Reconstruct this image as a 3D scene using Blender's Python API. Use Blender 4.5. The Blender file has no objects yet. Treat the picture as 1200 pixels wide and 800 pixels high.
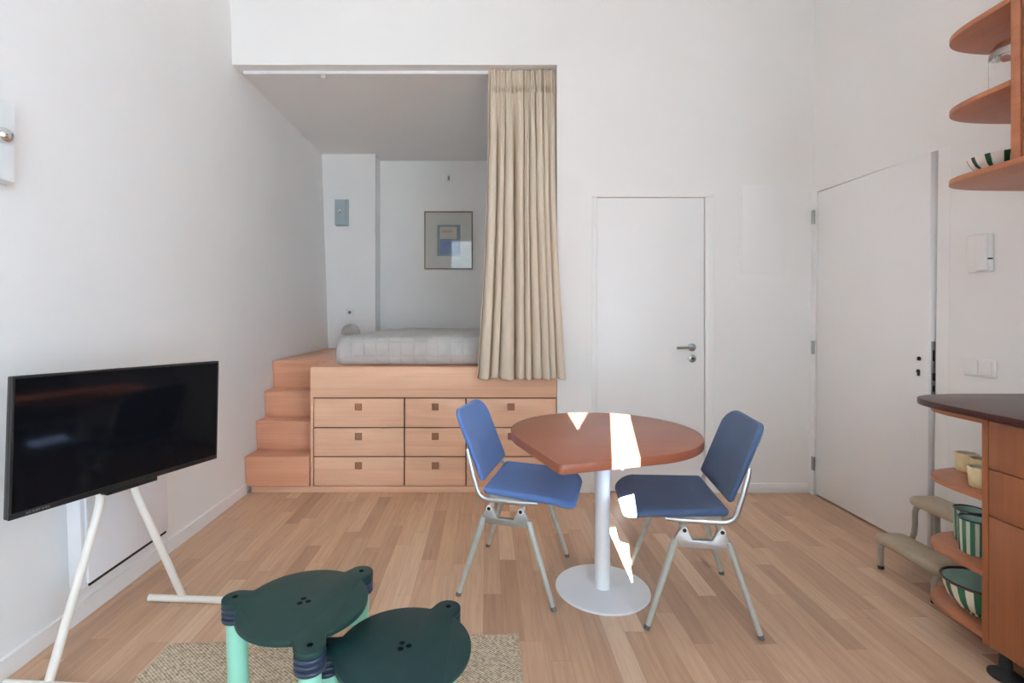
import bpy, bmesh, math, random
from mathutils import Vector, Matrix
PI = math.pi
rnd = random.Random(7)
SC = bpy.context.scene
COL = SC.collection

# ------------------------------------------------------------------ shapes
class MB:
    """collects shapes in one bmesh"""
    def __init__(s): s.bm = bmesh.new()
    def _merge(s, b, m=None):
        if m is not None: bmesh.ops.transform(b, matrix=m, verts=b.verts)
        me = bpy.data.meshes.new('t'); b.to_mesh(me); b.free()
        s.bm.from_mesh(me); bpy.data.meshes.remove(me); return s
    def hexa(s, p, bev=0, seg=2, m=None):
        b = bmesh.new(); v = [b.verts.new(q) for q in p]
        for f in ((3,2,1,0),(4,5,6,7),(0,1,5,4),(1,2,6,5),(2,3,7,6),(3,0,4,7)): b.faces.new([v[i] for i in f])
        if bev: bmesh.ops.bevel(b, geom=list(b.edges), offset=bev, segments=seg, profile=.5, affect='EDGES')
        return s._merge(b, m)
    def box(s, x0, x1, y0, y1, z0, z1, bev=0, seg=2, m=None):
        return s.hexa([(x0,y0,z0),(x1,y0,z0),(x1,y1,z0),(x0,y1,z0),(x0,y0,z1),(x1,y0,z1),(x1,y1,z1),(x0,y1,z1)], bev, seg, m)
    def prism(s, pts, z0, z1, bev=0, seg=2, m=None):
        b = bmesh.new()
        lo = [b.verts.new((x,y,z0)) for x,y in pts]; hi = [b.verts.new((x,y,z1)) for x,y in pts]
        b.faces.new(lo[::-1]); b.faces.new(hi); n = len(pts)
        for i in range(n): b.faces.new((lo[i], lo[(i+1)%n], hi[(i+1)%n], hi[i]))
        if bev:
            es = [e for f in b.faces if len(f.verts) == n and n > 4 or abs(f.normal.z) > .9 for e in f.edges]
            b.normal_update()
            es = list({e for f in b.faces if abs(f.normal.z) > .9 for e in f.edges})
            bmesh.ops.bevel(b, geom=es, offset=bev, segments=seg, profile=.5, affect='EDGES')
        bmesh.ops.recalc_face_normals(b, faces=b.faces)
        return s._merge(b, m)
    def lathe(s, prof, c=(0,0,0), seg=40, mod=None, m=None, cap=True):
        b = bmesh.new(); rings = []
        for r, z in prof:
            if r < 1e-5: rings.append([b.verts.new((c[0], c[1], c[2]+z))]); continue
            ring = []
            for i in range(seg):
                a = 2*PI*i/seg; q = r*(mod(a) if mod else 1)
                ring.append(b.verts.new((c[0]+q*math.cos(a), c[1]+q*math.sin(a), c[2]+z)))
            rings.append(ring)
        for A, B in zip(rings, rings[1:]):
            for i in range(seg):
                j = (i+1) % seg
                if len(A) == 1 and len(B) == 1: continue
                if len(A) == 1: b.faces.new((A[0], B[j], B[i]))
                elif len(B) == 1: b.faces.new((A[i], A[j], B[0]))
                else: b.faces.new((A[i], A[j], B[j], B[i]))
        if cap and len(rings[0]) > 1: b.faces.new(rings[0][::-1])
        if cap and len(rings[-1]) > 1: b.faces.new(rings[-1])
        bmesh.ops.recalc_face_normals(b, faces=b.faces)
        return s._merge(b, m)
    def tube(s, pts, r, seg=14, m=None, flat=1.0):
        """round bar through pts; r a number or one per point"""
        b = bmesh.new(); P = [Vector(p) for p in pts]; n = len(P)
        R = r if isinstance(r, (list, tuple)) else [r]*n
        up = None; rings = []
        for i in range(n):
            d = (P[min(i+1,n-1)]-P[max(i-1,0)]).normalized()
            if up is None:
                up = Vector((0,0,1)) if abs(d.z) < .9 else Vector((0,1,0))
            u = (up - d*up.dot(d)).normalized(); w = d.cross(u); up = u
            rings.append([b.verts.new(P[i] + u*R[i]*math.cos(2*PI*k/seg) + w*R[i]*flat*math.sin(2*PI*k/seg)) for k in range(seg)])
        for A, B in zip(rings, rings[1:]):
            for k in range(seg): b.faces.new((A[k], A[(k+1)%seg], B[(k+1)%seg], B[k]))
        b.faces.new(rings[0][::-1]); b.faces.new(rings[-1])
        bmesh.ops.recalc_face_normals(b, faces=b.faces)
        return s._merge(b, m)
    def sphere(s, c, r, u=24, v=14, sc=(1,1,1)):
        b = bmesh.new(); bmesh.ops.create_uvsphere(b, u_segments=u, v_segments=v, radius=r)
        bmesh.ops.scale(b, vec=sc, verts=b.verts); bmesh.ops.translate(b, vec=c, verts=b.verts)
        return s._merge(b)
    def cushion(s, hx, hy, r, th, edge, fn, n=18, rings=9):
        """rounded slab, softly domed, warped by fn(x,y,z)"""
        def outline(i):
            a, bb = hx-i, hy-i; pts = []
            rs = r if isinstance(r, tuple) else (r,)*4      # front, rear, rear, front corners
            for (sx, sy, a0), r_ in zip(((1,1,0),(-1,1,PI/2),(-1,-1,PI),(1,-1,1.5*PI)), rs):
                rr = max(r_-i, .002)
                for k in range(n):
                    t = a0 + PI/2*k/(n-1)
                    pts.append((sx*(a-rr)+rr*math.cos(t), sy*(bb-rr)+rr*math.sin(t)))
            return pts
        lv = []
        m = min(hx, hy)
        for k in range(5):
            t = PI/2*k/4; lv.append((edge*(1-math.cos(t)), th/2*math.sin(t)*.9))
        for k in range(1, rings+1):
            q = k/rings; lv.append((edge+(m*.93-edge)*q, th/2*(.9+.1*min(1, q*3))))
        b = bmesh.new(); top = []; bot = []
        for i, z in lv: top.append([b.verts.new(fn(x, y, z)) for x, y in outline(i)])
        bot.append(top[0])
        for i, z in lv[1:]: bot.append([b.verts.new(fn(x, y, -z)) for x, y in outline(i)])
        N = len(top[0])
        for A, B in zip(top, top[1:]):
            for k in range(N): b.faces.new((A[k], A[(k+1)%N], B[(k+1)%N], B[k]))
        for A, B in zip(bot, bot[1:]):
            for k in range(N): b.faces.new((A[k], B[k], B[(k+1)%N], A[(k+1)%N]))
        b.faces.new(top[-1]); b.faces.new(bot[-1][::-1])
        bmesh.ops.remove_doubles(b, verts=b.verts, dist=1e-6)
        bmesh.ops.recalc_face_normals(b, faces=b.faces)
        return s._merge(b)

def root_of(o):
    while o.parent: o = o.parent
    return o
def build(name, mb, mat, parent=None, local=False, loc=None, smooth=38):
    """link the shapes as ONE mesh object; shapes are in world coordinates unless local"""
    me = bpy.data.meshes.new(name); mb.bm.normal_update(); mb.bm.to_mesh(me); mb.bm.free()
    o = bpy.data.objects.new(name, me); COL.objects.link(o)
    if mat: me.materials.append(mat)
    for p in me.polygons: p.use_smooth = True
    me.set_sharp_from_angle(angle=math.radians(smooth))
    if parent:
        o.parent = parent
        if not local: me.transform(Matrix.Translation(-root_of(parent).location))
    elif loc:
        if not local: me.transform(Matrix.Translation(-Vector(loc)))
        o.location = loc
    return o
def tag(o, label, cat, group=None):
    o['label'] = label; o['category'] = cat
    if group: o['group'] = group
    return o
def thing(name, label, cat, loc=(0,0,0), rz=0, group=None):
    o = bpy.data.objects.new(name, None); COL.objects.link(o); o.location = loc; o.rotation_euler = (0,0,rz)
    o.empty_display_size = .1
    return tag(o, label, cat, group)
def struct(name, mb, mat, parent=None, smooth=38):
    o = build(name, mb, mat, parent, smooth=smooth)
    if not parent: o['kind'] = 'structure'
    return o
def dup(root, loc, rz, label=None):
    r = root.copy(); COL.objects.link(r); r.location = loc; r.rotation_euler = (0,0,rz)
    if label: r['label'] = label
    for ch in list(root.children):
        c = ch.copy(); COL.objects.link(c); c.parent = r
        for g in list(ch.children):
            d = g.copy(); COL.objects.link(d); d.parent = c
    return r

# ------------------------------------------------------------------ materials
def lin(c):
    return tuple((x/255/12.92 if x/255 <= .04045 else ((x/255+.055)/1.055)**2.4) for x in c) + (1,)
class NT:
    def __init__(s, name):
        s.m = bpy.data.materials.new(name); s.m.use_nodes = True
        s.t = s.m.node_tree; s.b = s.t.nodes['Principled BSDF']
    def n(s, ty, **kw):
        d = s.t.nodes.new('ShaderNode'+ty)
        for k, v in kw.items():
            if k.startswith('i_'): d.inputs[k[2:].replace('_', ' ')].default_value = v
            else: setattr(d, k, v)
        return d
    def l(s, a, b): s.t.links.new(a, b)
    def math(s, op, a, b=None, c=None):
        d = s.t.nodes.new('ShaderNodeMath'); d.operation = op
        for i, v in enumerate((a, b, c)):
            if v is None: continue
            if hasattr(v, 'is_linked') or hasattr(v, 'links'): s.l(v, d.inputs[i])
            else: d.inputs[i].default_value = v
        return d.outputs[0]
    def ramp(s, fac, stops):
        d = s.t.nodes.new('ShaderNodeValToRGB'); e = d.color_ramp.elements
        while len(e) < len(stops): e.new(.5)
        for q, (p, c) in zip(e, stops): q.position = p; q.color = c
        s.l(fac, d.inputs[0]); return d.outputs[0]
    def bump(s, h, strength=.3, dist=.002):
        d = s.n('Bump'); d.inputs['Strength'].default_value = strength; d.inputs['Distance'].default_value = dist
        s.l(h, d.inputs['Height']); s.l(d.outputs[0], s.b.inputs['Normal'])
    def coords(s, scale=(1,1,1), rot=(0,0,0), rand=False):
        tc = s.n('TexCoord'); mp = s.n('Mapping'); s.l(tc.outputs['Object'], mp.inputs['Vector'])
        mp.inputs['Scale'].default_value = scale; mp.inputs['Rotation'].default_value = rot
        if rand:
            oi = s.n('ObjectInfo'); cx = s.n('CombineXYZ')
            for k, f in enumerate((17., 29., 43.)): s.l(s.math('MULTIPLY', oi.outputs['Random'], f), cx.inputs[k])
            s.l(cx.outputs[0], mp.inputs['Location'])
        return mp.outputs[0]
def set_basic(N, rough, metal=0, spec=.5, coat=0):
    N.b.inputs['Roughness'].default_value = rough; N.b.inputs['Metallic'].default_value = metal
    N.b.inputs['Specular IOR Level'].default_value = spec
    if coat: N.b.inputs['Coat Weight'].default_value = coat; N.b.inputs['Coat Roughness'].default_value = .12
def plain(name, c, rough=.5, metal=0, spec=.5, var=.04, scale=6, bump=0, bscale=200, coat=0):
    """one colour with a little procedural unevenness"""
    N = NT(name); set_basic(N, rough, metal, spec, coat)
    no = N.n('TexNoise'); N.l(N.coords(), no.inputs['Vector']); no.inputs['Scale'].default_value = scale; no.inputs['Detail'].default_value = 4
    c0 = lin(c); a = tuple(x*(1-var) for x in c0[:3])+(1,); d = tuple(min(1, x*(1+var)) for x in c0[:3])+(1,)
    N.l(N.ramp(no.outputs['Fac'], [(.3, a), (.7, d)]), N.b.inputs['Base Color'])
    if bump:
        n2 = N.n('TexNoise'); N.l(N.coords(), n2.inputs['Vector']); n2.inputs['Scale'].default_value = bscale; n2.inputs['Detail'].default_value = 3
        N.bump(n2.outputs['Fac'], bump, .002)
    return N.m
def wood(name, ca, cb, axis='X', rough=.4, spec=.4, scale=1.0, coat=0, fine=.35):
    N = NT(name); set_basic(N, rough, 0, spec, coat)
    sc = {'X': (1.2,14,14), 'Y': (14,1.2,14), 'Z': (14,14,1.2)}[axis]
    v = N.coords(tuple(q*scale for q in sc), rand=True)
    n1 = N.n('TexNoise'); N.l(v, n1.inputs['Vector']); n1.inputs['Scale'].default_value = 1.3; n1.inputs['Detail'].default_value = 5; n1.inputs['Distortion'].default_value = 1.2
    v2 = N.coords(tuple(q*scale*(.6 if q < 2 else 9) for q in sc), rand=True)
    n2 = N.n('TexNoise'); N.l(v2, n2.inputs['Vector']); n2.inputs['Scale'].default_value = 1.5; n2.inputs['Detail'].default_value = 3
    f = N.math('ADD', N.math('MULTIPLY', n1.outputs['Fac'], 1-fine), N.math('MULTIPLY', n2.outputs['Fac'], fine))
    N.l(N.ramp(f, [(.34, lin(ca)), (.66, lin(cb))]), N.b.inputs['Base Color'])
    N.bump(n2.outputs['Fac'], .08, .001)
    return N.m
def fabric(name, c, scale=420, bump=.5, rough=.95, var=.12, sheen=.12):
    N = NT(name); set_basic(N, rough, 0, .2)
    N.b.inputs['Sheen Weight'].default_value = sheen
    no = N.n('TexNoise'); N.l(N.coords(), no.inputs['Vector']); no.inputs['Scale'].default_value = scale; no.inputs['Detail'].default_value = 2
    c0 = lin(c)
    N.l(N.ramp(no.outputs['Fac'], [(.3, tuple(x*(1-var) for x in c0[:3])+(1,)), (.7, tuple(min(1,x*(1+var)) for x in c0[:3])+(1,))]), N.b.inputs['Base Color'])
    N.bump(no.outputs['Fac'], bump, .001)
    return N.m
def floor_mat():
    N = NT('oak_parquet'); set_basic(N, .36, 0, .35)
    tc = N.n('TexCoord'); sp = N.n('SeparateXYZ'); N.l(tc.outputs['Object'], sp.inputs[0])
    W, L = .078, .62
    u = N.math('DIVIDE', N.math('ADD', sp.outputs['X'], 10), W); row = N.math('FLOOR', u); fu = N.math('FRACT', u)
    w1 = N.n('TexWhiteNoise'); w1.noise_dimensions = '1D'; N.l(row, w1.inputs['W'])
    v = N.math('ADD', N.math('DIVIDE', N.math('ADD', sp.outputs['Y'], 10), L), N.math('MULTIPLY', w1.outputs['Value'], 7.3))
    cell = N.math('FLOOR', v); fv = N.math('FRACT', v)
    cx = N.n('CombineXYZ'); N.l(row, cx.inputs[0]); N.l(cell, cx.inputs[1])
    w2 = N.n('TexWhiteNoise'); w2.noise_dimensions = '2D'; N.l(cx.outputs[0], w2.inputs['Vector'])
    col = N.ramp(w2.outputs['Value'], [(0, lin((170,136,111))), (.15, lin((183,148,121))), (.6, lin((193,157,129))), (.92, lin((201,167,139))), (1, lin((216,187,160)))])
    gx = N.n('CombineXYZ'); N.l(N.math('MULTIPLY', sp.outputs['X'], 60), gx.inputs[0]); N.l(N.math('MULTIPLY', sp.outputs['Y'], 3.5), gx.inputs[1]); N.l(N.math('MULTIPLY', w2.outputs['Value'], 50), gx.inputs[2])
    g = N.n('TexNoise'); N.l(gx.outputs[0], g.inputs['Vector']); g.inputs['Scale'].default_value = 1; g.inputs['Detail'].default_value = 5; g.inputs['Distortion'].default_value = .8
    gr = N.ramp(g.outputs['Fac'], [(.3, (.86,.85,.84,1)), (.62, (1.04,1.04,1.04,1))])
    mx = N.n('MixRGB'); mx.blend_type = 'MULTIPLY'; mx.inputs[0].default_value = 1; N.l(col, mx.inputs[1]); N.l(gr, mx.inputs[2])
    # knots
    kn = N.n('TexVoronoi'); kv = N.n('CombineXYZ'); N.l(N.math('MULTIPLY', sp.outputs['X'], 5), kv.inputs[0]); N.l(N.math('MULTIPLY', sp.outputs['Y'], 2.6), kv.inputs[1]); N.l(kv.outputs[0], kn.inputs['Vector'])
    kf = N.math('LESS_THAN', kn.outputs['Distance'], .035)
    mk = N.n('MixRGB'); mk.blend_type = 'MULTIPLY'; N.l(N.math('MULTIPLY', kf, .55), mk.inputs[0]); N.l(mx.outputs[0], mk.inputs[1]); mk.inputs[2].default_value = (.3,.2,.14,1)
    # joints
    du = N.math('MINIMUM', fu, N.math('SUBTRACT', 1, fu)); dv = N.math('MINIMUM', fv, N.math('SUBTRACT', 1, fv))
    gap = N.math('MAXIMUM', N.math('LESS_THAN', du, .012), N.math('LESS_THAN', dv, .0016))
    mg = N.n('MixRGB'); mg.blend_type = 'MULTIPLY'; N.l(N.math('MULTIPLY', gap, .35), mg.inputs[0]); N.l(mk.outputs[0], mg.inputs[1]); mg.inputs[2].default_value = (.35,.25,.2,1)
    N.l(mg.outputs[0], N.b.inputs['Base Color'])
    N.bump(N.math('SUBTRACT', N.math('MULTIPLY', g.outputs['Fac'], .2), gap), .12, .0015)
    return N.m
def stripes_mat(name, ca, cb, n, duty=.5, rough=.15, phase=0.):
    """vertical stripes round the object's own axis (glaze)"""
    N = NT(name); set_basic(N, rough, 0, .5)
    tc = N.n('TexCoord'); sp = N.n('SeparateXYZ'); N.l(tc.outputs['Object'], sp.inputs[0])
    a = N.math('ARCTAN2', sp.outputs['Y'], sp.outputs['X'])
    f = N.math('FRACT', N.math('ADD', N.math('MULTIPLY', a, n/(2*PI)), 20+phase))
    no = N.n('TexNoise'); N.l(tc.outputs['Object'], no.inputs['Vector']); no.inputs['Scale'].default_value = 30
    f = N.math('ADD', f, N.math('MULTIPLY', N.math('SUBTRACT', no.outputs['Fac'], .5), .12))
    N.l(N.ramp(f, [(0, lin(ca)), (duty-.03, lin(ca)), (duty+.03, lin(cb)), (1, lin(cb))]), N.b.inputs['Base Color'])
    return N.m
def jute_mat():
    N = NT('jute_weave'); set_basic(N, .95, 0, .1)
    tc = N.n('TexCoord'); sp = N.n('SeparateXYZ'); N.l(tc.outputs['Object'], sp.inputs[0])
    sx = N.math('SINE', N.math('MULTIPLY', sp.outputs['X'], 2*PI/.014)); sy = N.math('SINE', N.math('MULTIPLY', sp.outputs['Y'], 2*PI/.011))
    wv = N.math('MULTIPLY', sx, sy)
    no = N.n('TexNoise'); N.l(tc.outputs['Object'], no.inputs['Vector']); no.inputs['Scale'].default_value = 90; no.inputs['Detail'].default_value = 4
    f = N.math('ADD', N.math('MULTIPLY', wv, .22), no.outputs['Fac'])
    N.l(N.ramp(f, [(.25, lin((132,114,94))), (.5, lin((190,172,148))), (.8, lin((224,211,190)))]), N.b.inputs['Base Color'])
    N.bump(f, .9, .004)
    return N.m
def quilt_mat():
    N = NT('grey_quilt'); set_basic(N, .95, 0, .15); N.b.inputs['Sheen Weight'].default_value = .2
    tc = N.n('TexCoord'); sp = N.n('SeparateXYZ'); N.l(tc.outputs['Object'], sp.inputs[0])
    no = N.n('TexNoise'); N.l(tc.outputs['Object'], no.inputs['Vector']); no.inputs['Scale'].default_value = 7; no.inputs['Detail'].default_value = 5
    wob = N.math('MULTIPLY', no.outputs['Fac'], .03)
    fx = N.math('FRACT', N.math('DIVIDE', N.math('ADD', sp.outputs['X'], wob), .088)); fz = N.math('FRACT', N.math('DIVIDE', N.math('ADD', N.math('ADD', sp.outputs['Z'], sp.outputs['Y']), wob), .11))
    d = N.math('MINIMUM', N.math('MINIMUM', fx, N.math('SUBTRACT', 1, fx)), N.math('MINIMUM', fz, N.math('SUBTRACT', 1, fz)))
    h = N.math('SMOOTH_MIN', d, .12, .05)
    cq = N.ramp(no.outputs['Fac'], [(.3, lin((172,168,165))), (.7, lin((190,186,182)))])
    mq = N.n('MixRGB'); mq.blend_type = 'MULTIPLY'; N.l(N.math('MULTIPLY', N.math('LESS_THAN', d, .025), .13), mq.inputs[0]); N.l(cq, mq.inputs[1]); mq.inputs[2].default_value = (.5,.49,.48,1)
    N.l(mq.outputs[0], N.b.inputs['Base Color'])
    N.bump(N.math('ADD', N.math('MULTIPLY', h, 4), N.math('MULTIPLY', no.outputs['Fac'], 2)), .38, .012)
    return N.m

M = {}
M['wall'] = plain('white_wall_paint', (238,237,235), .75, var=.012, scale=2.2, bump=.12, bscale=140, spec=.25)
M['trimw'] = plain('white_trim_paint', (240,239,237), .42, var=.01, spec=.35)
M['doorw'] = plain('white_door_paint', (240,239,238), .38, var=.01, scale=2, spec=.4)
M['floor'] = floor_mat()
M['ply'] = wood('pale_cherry_veneer', (214,168,138), (228,186,156), 'X', .42, .3, .6)
M['plyv'] = wood('pale_cherry_front', (214,168,138), (230,188,158), 'X', .42, .3, .7)
M['step'] = wood('red_cherry_step', (196,138,108), (212,158,126), 'X', .38, .35, .6)
M['pull'] = wood('walnut_pull', (138,96,72), (164,118,90), 'X', .5)
M['pulld'] = plain('walnut_pull_hollow', (92,60,46), .6)
M['dark'] = plain('dark_gap', (96,64,48), .8)
M['cherry'] = wood('cherry_tabletop', (136,78,56), (146,85,62), 'X', .34, .45, .5)
M['kit'] = wood('cherry_kitchen_front', (130,76,46), (148,90,57), 'Z', .4, .35, .7)
M['kitx'] = wood('cherry_kitchen_shelf', (152,94,64), (170,110,78), 'Y', .4, .35, .7)
M['top'] = plain('dark_plum_worktop', (62,32,33), .32, var=.12, scale=40, spec=.3)
M['blueL'] = fabric('lighter_blue_wool', (88,118,172))  # left chair tone, lighter and more saturated than the right one
M['blueR'] = fabric('greyer_blue_wool', (76,94,126))  # right chair tone, darker and greyer than the left one
M['alu'] = plain('cast_aluminium', (205,207,210), .34, 1, var=.05, scale=30)
M['alum'] = plain('matt_aluminium_leg', (192,195,188), .42, .45, var=.06, scale=30)
M['chrome'] = plain('chrome', (225,225,225), .12, 1)
M['steel'] = plain('brushed_steel', (172,172,169), .35, 1)
M['cap'] = plain('grey_foot_plastic', (96,96,94), .6)
M['rub'] = plain('black_rubber', (28,28,29), .7)
M['whitem'] = plain('white_powder_coat', (240,241,243), .35, var=.01)
M['creamm'] = plain('cream_tube', (232,226,216), .45, var=.02)
M['green'] = plain('dark_green_plastic', (26,54,50), .5, var=.08, scale=20, spec=.3)
M['teal'] = plain('dark_teal_plastic', (15,46,47), .5, var=.08, scale=20, spec=.3)
M['collar'] = plain('dark_green_collar', (34,46,66), .35)
M['mint'] = plain('mint_lacquer', (146,206,182), .4, var=.03)
M['hole'] = plain('black_hole', (5,8,8), .8, spec=.1)
M['tvb'] = plain('black_tv_plastic', (9,9,10), .4)
M['grey'] = plain('grey_print', (120,120,122), .5)
def screen():
    N = NT('tv_screen_glass'); set_basic(N, .07, 0, .12); N.b.inputs['Base Color'].default_value = (.003,.003,.004,1); return N.m
M['screen'] = screen()
M['rad'] = plain('white_radiator_enamel', (238,239,242), .3, var=.01)
M['jute'] = jute_mat(); M['quilt'] = quilt_mat()
def curtain_mat():
    N = NT('beige_linen'); set_basic(N, .95, 0, .1)
    no = N.n('TexNoise'); N.l(N.coords((300,300,200)), no.inputs['Vector']); no.inputs['Scale'].default_value = 1; no.inputs['Detail'].default_value = 4
    cc = N.ramp(no.outputs['Fac'], [(.3, lin((221,208,190))), (.7, lin((227,215,197)))])
    N.l(cc, N.b.inputs['Base Color']); N.bump(no.outputs['Fac'], .3, .001)
    tr = N.n('BsdfTranslucent'); N.l(cc, tr.inputs['Color']); mix = N.n('MixShader'); mix.inputs[0].default_value = .18
    out = [q for q in N.t.nodes if q.type == 'OUTPUT_MATERIAL'][0]
    N.l(N.b.outputs[0], mix.inputs[1]); N.l(tr.outputs[0], mix.inputs[2]); N.l(mix.outputs[0], out.inputs['Surface'])
    return N.m
M['curtain'] = curtain_mat()
M['lampg'] = plain('grey_lacquered_metal', (158,172,176), .4)
M['lampw'] = plain('white_lacquered_metal', (226,230,230), .4)
M['plastic'] = plain('white_plastic', (236,235,233), .4, var=.01)
M['beige'] = plain('beige_stool_vinyl', (172,158,136), .5, var=.05, scale=25, bump=.06)
M['beiget'] = plain('beige_stool_tube', (160,152,136), .4)
M['cream'] = plain('cream_glaze', (238,222,176), .3, var=.08, scale=40)
M['creami'] = plain('cream_glaze_inside', (214,206,184), .35)
M['pot'] = stripes_mat('green_white_pot_stripes', (58,118,92), (196,212,196), 12, .55, .22)
M['bowl'] = stripes_mat('green_white_bowl_stripes', (48,112,84), (226,220,204), 15, .5, .2)
M['bowlk'] = stripes_mat('dark_green_stripes_on_white', (20,66,42), (236,232,224), 12, .34, .2)
M['tealg'] = plain('pale_teal_glaze', (192,226,214), .18, var=.12, scale=25)
M['brownr'] = plain('dark_brown_rim', (58,36,28), .35)
M['glassw'] = plain('white_glaze', (230,228,222), .25)
def glass(name, c=(1,1,1,1), rough=0., ior=1.45):
    N = NT(name); N.b.inputs['Base Color'].default_value = c; N.b.inputs['Transmission Weight'].default_value = 1
    N.b.inputs['Roughness'].default_value = rough; N.b.inputs['IOR'].default_value = ior; return N.m
M['glass'] = glass('clear_glass')
M['frost'] = glass('smoky_lamp_glass', (.95,.96,.95,1), .35)
def pic_glass():
    N = NT('picture_glazing'); out = [q for q in N.t.nodes if q.type == 'OUTPUT_MATERIAL'][0]
    tr = N.n('BsdfTransparent'); gl = N.n('BsdfGlossy'); gl.inputs['Roughness'].default_value = .01
    fr = N.n('Fresnel'); fr.inputs['IOR'].default_value = 1.95; mix = N.n('MixShader')
    N.l(fr.outputs[0], mix.inputs[0]); N.l(tr.outputs[0], mix.inputs[1]); N.l(gl.outputs[0], mix.inputs[2]); N.l(mix.outputs[0], out.inputs['Surface'])
    return N.m
M['picglass'] = pic_glass()
M['frame'] = wood('pale_brown_frame', (128,112,92), (150,132,110), 'Z', .5)
M['mount'] = plain('off_white_mount', (222,220,210), .8)
M['reflector'] = plain('cool_white_reflector', (206,224,246), .9, var=.02)  # bluish white for the added side reflector
M['outdoor_grey'] = plain('grey_render', (178,176,172), .9, var=.02)  # for the added sun blocker and the courtyard ground

# ------------------------------------------------------------------ the room
CAM_Z = 1.222; YB = 3.45; YF = -1.0; H = 3.9
def xl(y, z): return -1.648 - .034*z - .012*(y-3.45)          # the old left wall leans outwards
def xr(y, z=0): return 2.205 + .05*(3.45-y) + .012*z           # right wall opens a little towards the window

mb = MB(); mb.box(-2.3, 2.9, YF-.1, 5.8, -.06, 0); struct('floor', mb, M['floor'])
mb = MB(); mb.box(-2.3, 2.9, YF-.1, 3.46, H, H+.08); struct('ceiling', mb, M['wall'])
mb = MB(); mb.box(-2.1, .6, 3.57, 5.8, 2.935, 3.0); struct('ceiling_alcove', mb, M['wall'])
def lw(y0, y1, z0, z1, off=0.0, th=.15):
    return [(xl(y0,z0)-th,y0,z0),(xl(y0,z0)+off,y0,z0),(xl(y1,z0)+off,y1,z0),(xl(y1,z0)-th,y1,z0),
            (xl(y0,z1)-th,y0,z1),(xl(y0,z1)+off,y0,z1),(xl(y1,z1)+off,y1,z1),(xl(y1,z1)-th,y1,z1)]
mb = MB(); mb.hexa(lw(YF-.1, 5.8, 0, H)); struct('wall_left', mb, M['wall'])
def rw(y0, y1, z0, z1, off=0.0, th=.15):
    return [(xr(y0,z0)-off,y0,z0),(xr(y0,z0)+th,y0,z0),(xr(y1,z0)+th,y1,z0),(xr(y1,z0)-off,y1,z0),
            (xr(y0,z1)-off,y0,z1),(xr(y0,z1)+th,y0,z1),(xr(y1,z1)+th,y1,z1),(xr(y1,z1)-off,y1,z1)]
DY0, DY1, DZ = 2.535, 3.405, 2.05
mb = MB(); mb.hexa(rw(YF-.1, DY0, 0, H)); mb.hexa(rw(DY0, DY1, DZ, H)); mb.hexa(rw(DY1, 3.57, 0, H))
struct('wall_right', mb, M['wall'])
# back wall: opening of the bed alcove, door opening
OX = .478; BX0, BX1, BZ = .752, 1.492, 2.022
mb = MB()
mb.box(-2.1, OX, YB, YB+.12, 2.93, H); mb.box(OX, BX0, YB, YB+.12, 0, H)
mb.box(BX0, BX1, YB, YB+.12, BZ, H); mb.box(BX1, 2.45, YB, YB+.12, 0, H)
struct('wall_back', mb, M['wall'])
mb = MB(); mb.box(-2.1, .6, 5.63, 5.8, 0, 3.0); struct('wall_alcove_back', mb, M['wall'])
mb = MB(); mb.box(OX, .6, 3.57, 5.63, 0, 3.0); struct('wall_alcove_right', mb, M['wall'])
mb = MB(); mb.box(-2.0, -1.197, 5.39, 5.63, 0, 2.935); struct('wall_pier', mb, M['wall'])
# window wall behind the camera
WX0, WX1, WZ0, WZ1 = -.90, 2.0, .40, 2.995
mb = MB()
mb.box(-2.3, WX0, YF-.2, YF, 0, H); mb.box(WX1, 2.9, YF-.2, YF, 0, H)
mb.box(WX0, WX1, YF-.2, YF, 0, WZ0); mb.box(WX0, WX1, YF-.2, YF, WZ1, H)
struct('wall_front', mb, M['wall'])
mb = MB()
for x in (WX0+.02, .42, 1.08, WX1-.02): mb.box(x-.02, x+.02, YF-.14, YF-.10, WZ0, WZ1, .004)
mb.box(-.305, -.262, YF-.14, YF-.10, WZ0, WZ1, .004)
for z in (WZ0+.02, 1.95): mb.box(WX0, WX1, YF-.14, YF-.10, z-.02, z+.02, .004)
wn = struct('window_1', mb, M['trimw'])
mb = MB(); mb.box(WX0-.04, WX1+.04, YF-.10, YF+.12, WZ0-.04, WZ0, .006)
struct('trim_1', mb, M['trimw'])
# unseen wall added to block the sun, notched to shape two slivers
FY = -9.0; K = .601*9.0
def fp(u, w): return (u-.235*9.0, w+K)
blocker_top = 2.36
def lerp_to(a, b, w): t = (w-a[1])/(b[1]-a[1]); return (a[0]+t*(b[0]-a[0]), w)
tip, ta, tb = (-.116, 2.021), (-.18, 2.218), (-.091, 2.218)
poly = [(-14, -5.41), (2.72, -5.41), (2.72, blocker_top), (.1235, blocker_top), (.1255, 1.36), (.0213, 1.70), (.0213, blocker_top),
        lerp_to(tip, tb, blocker_top), tip, lerp_to(tip, ta, blocker_top), (-14, blocker_top)]
mb = MB(); pts = [fp(u, w) for u, w in poly]
mb.prism([(x, z) for x, z in pts], -.015, .015, m=Matrix.Translation((0, FY, 0)) @ Matrix.Rotation(PI/2, 4, 'X'))
struct('wall_sun_blocker', mb, M['outdoor_grey'], smooth=10)
mb = MB(); mb.box(-14, 14, FY-.2, YF-.2, -.3, -.1); struct('floor_courtyard', mb, M['outdoor_grey'])

mb = MB(); mb.box(3.8, 4.1, -6.5, -1.5, -.2, 3.4); struct('wall_light_reflector', mb, M['reflector'])  # unseen sunlit reflector, added to brighten the left wall
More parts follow.
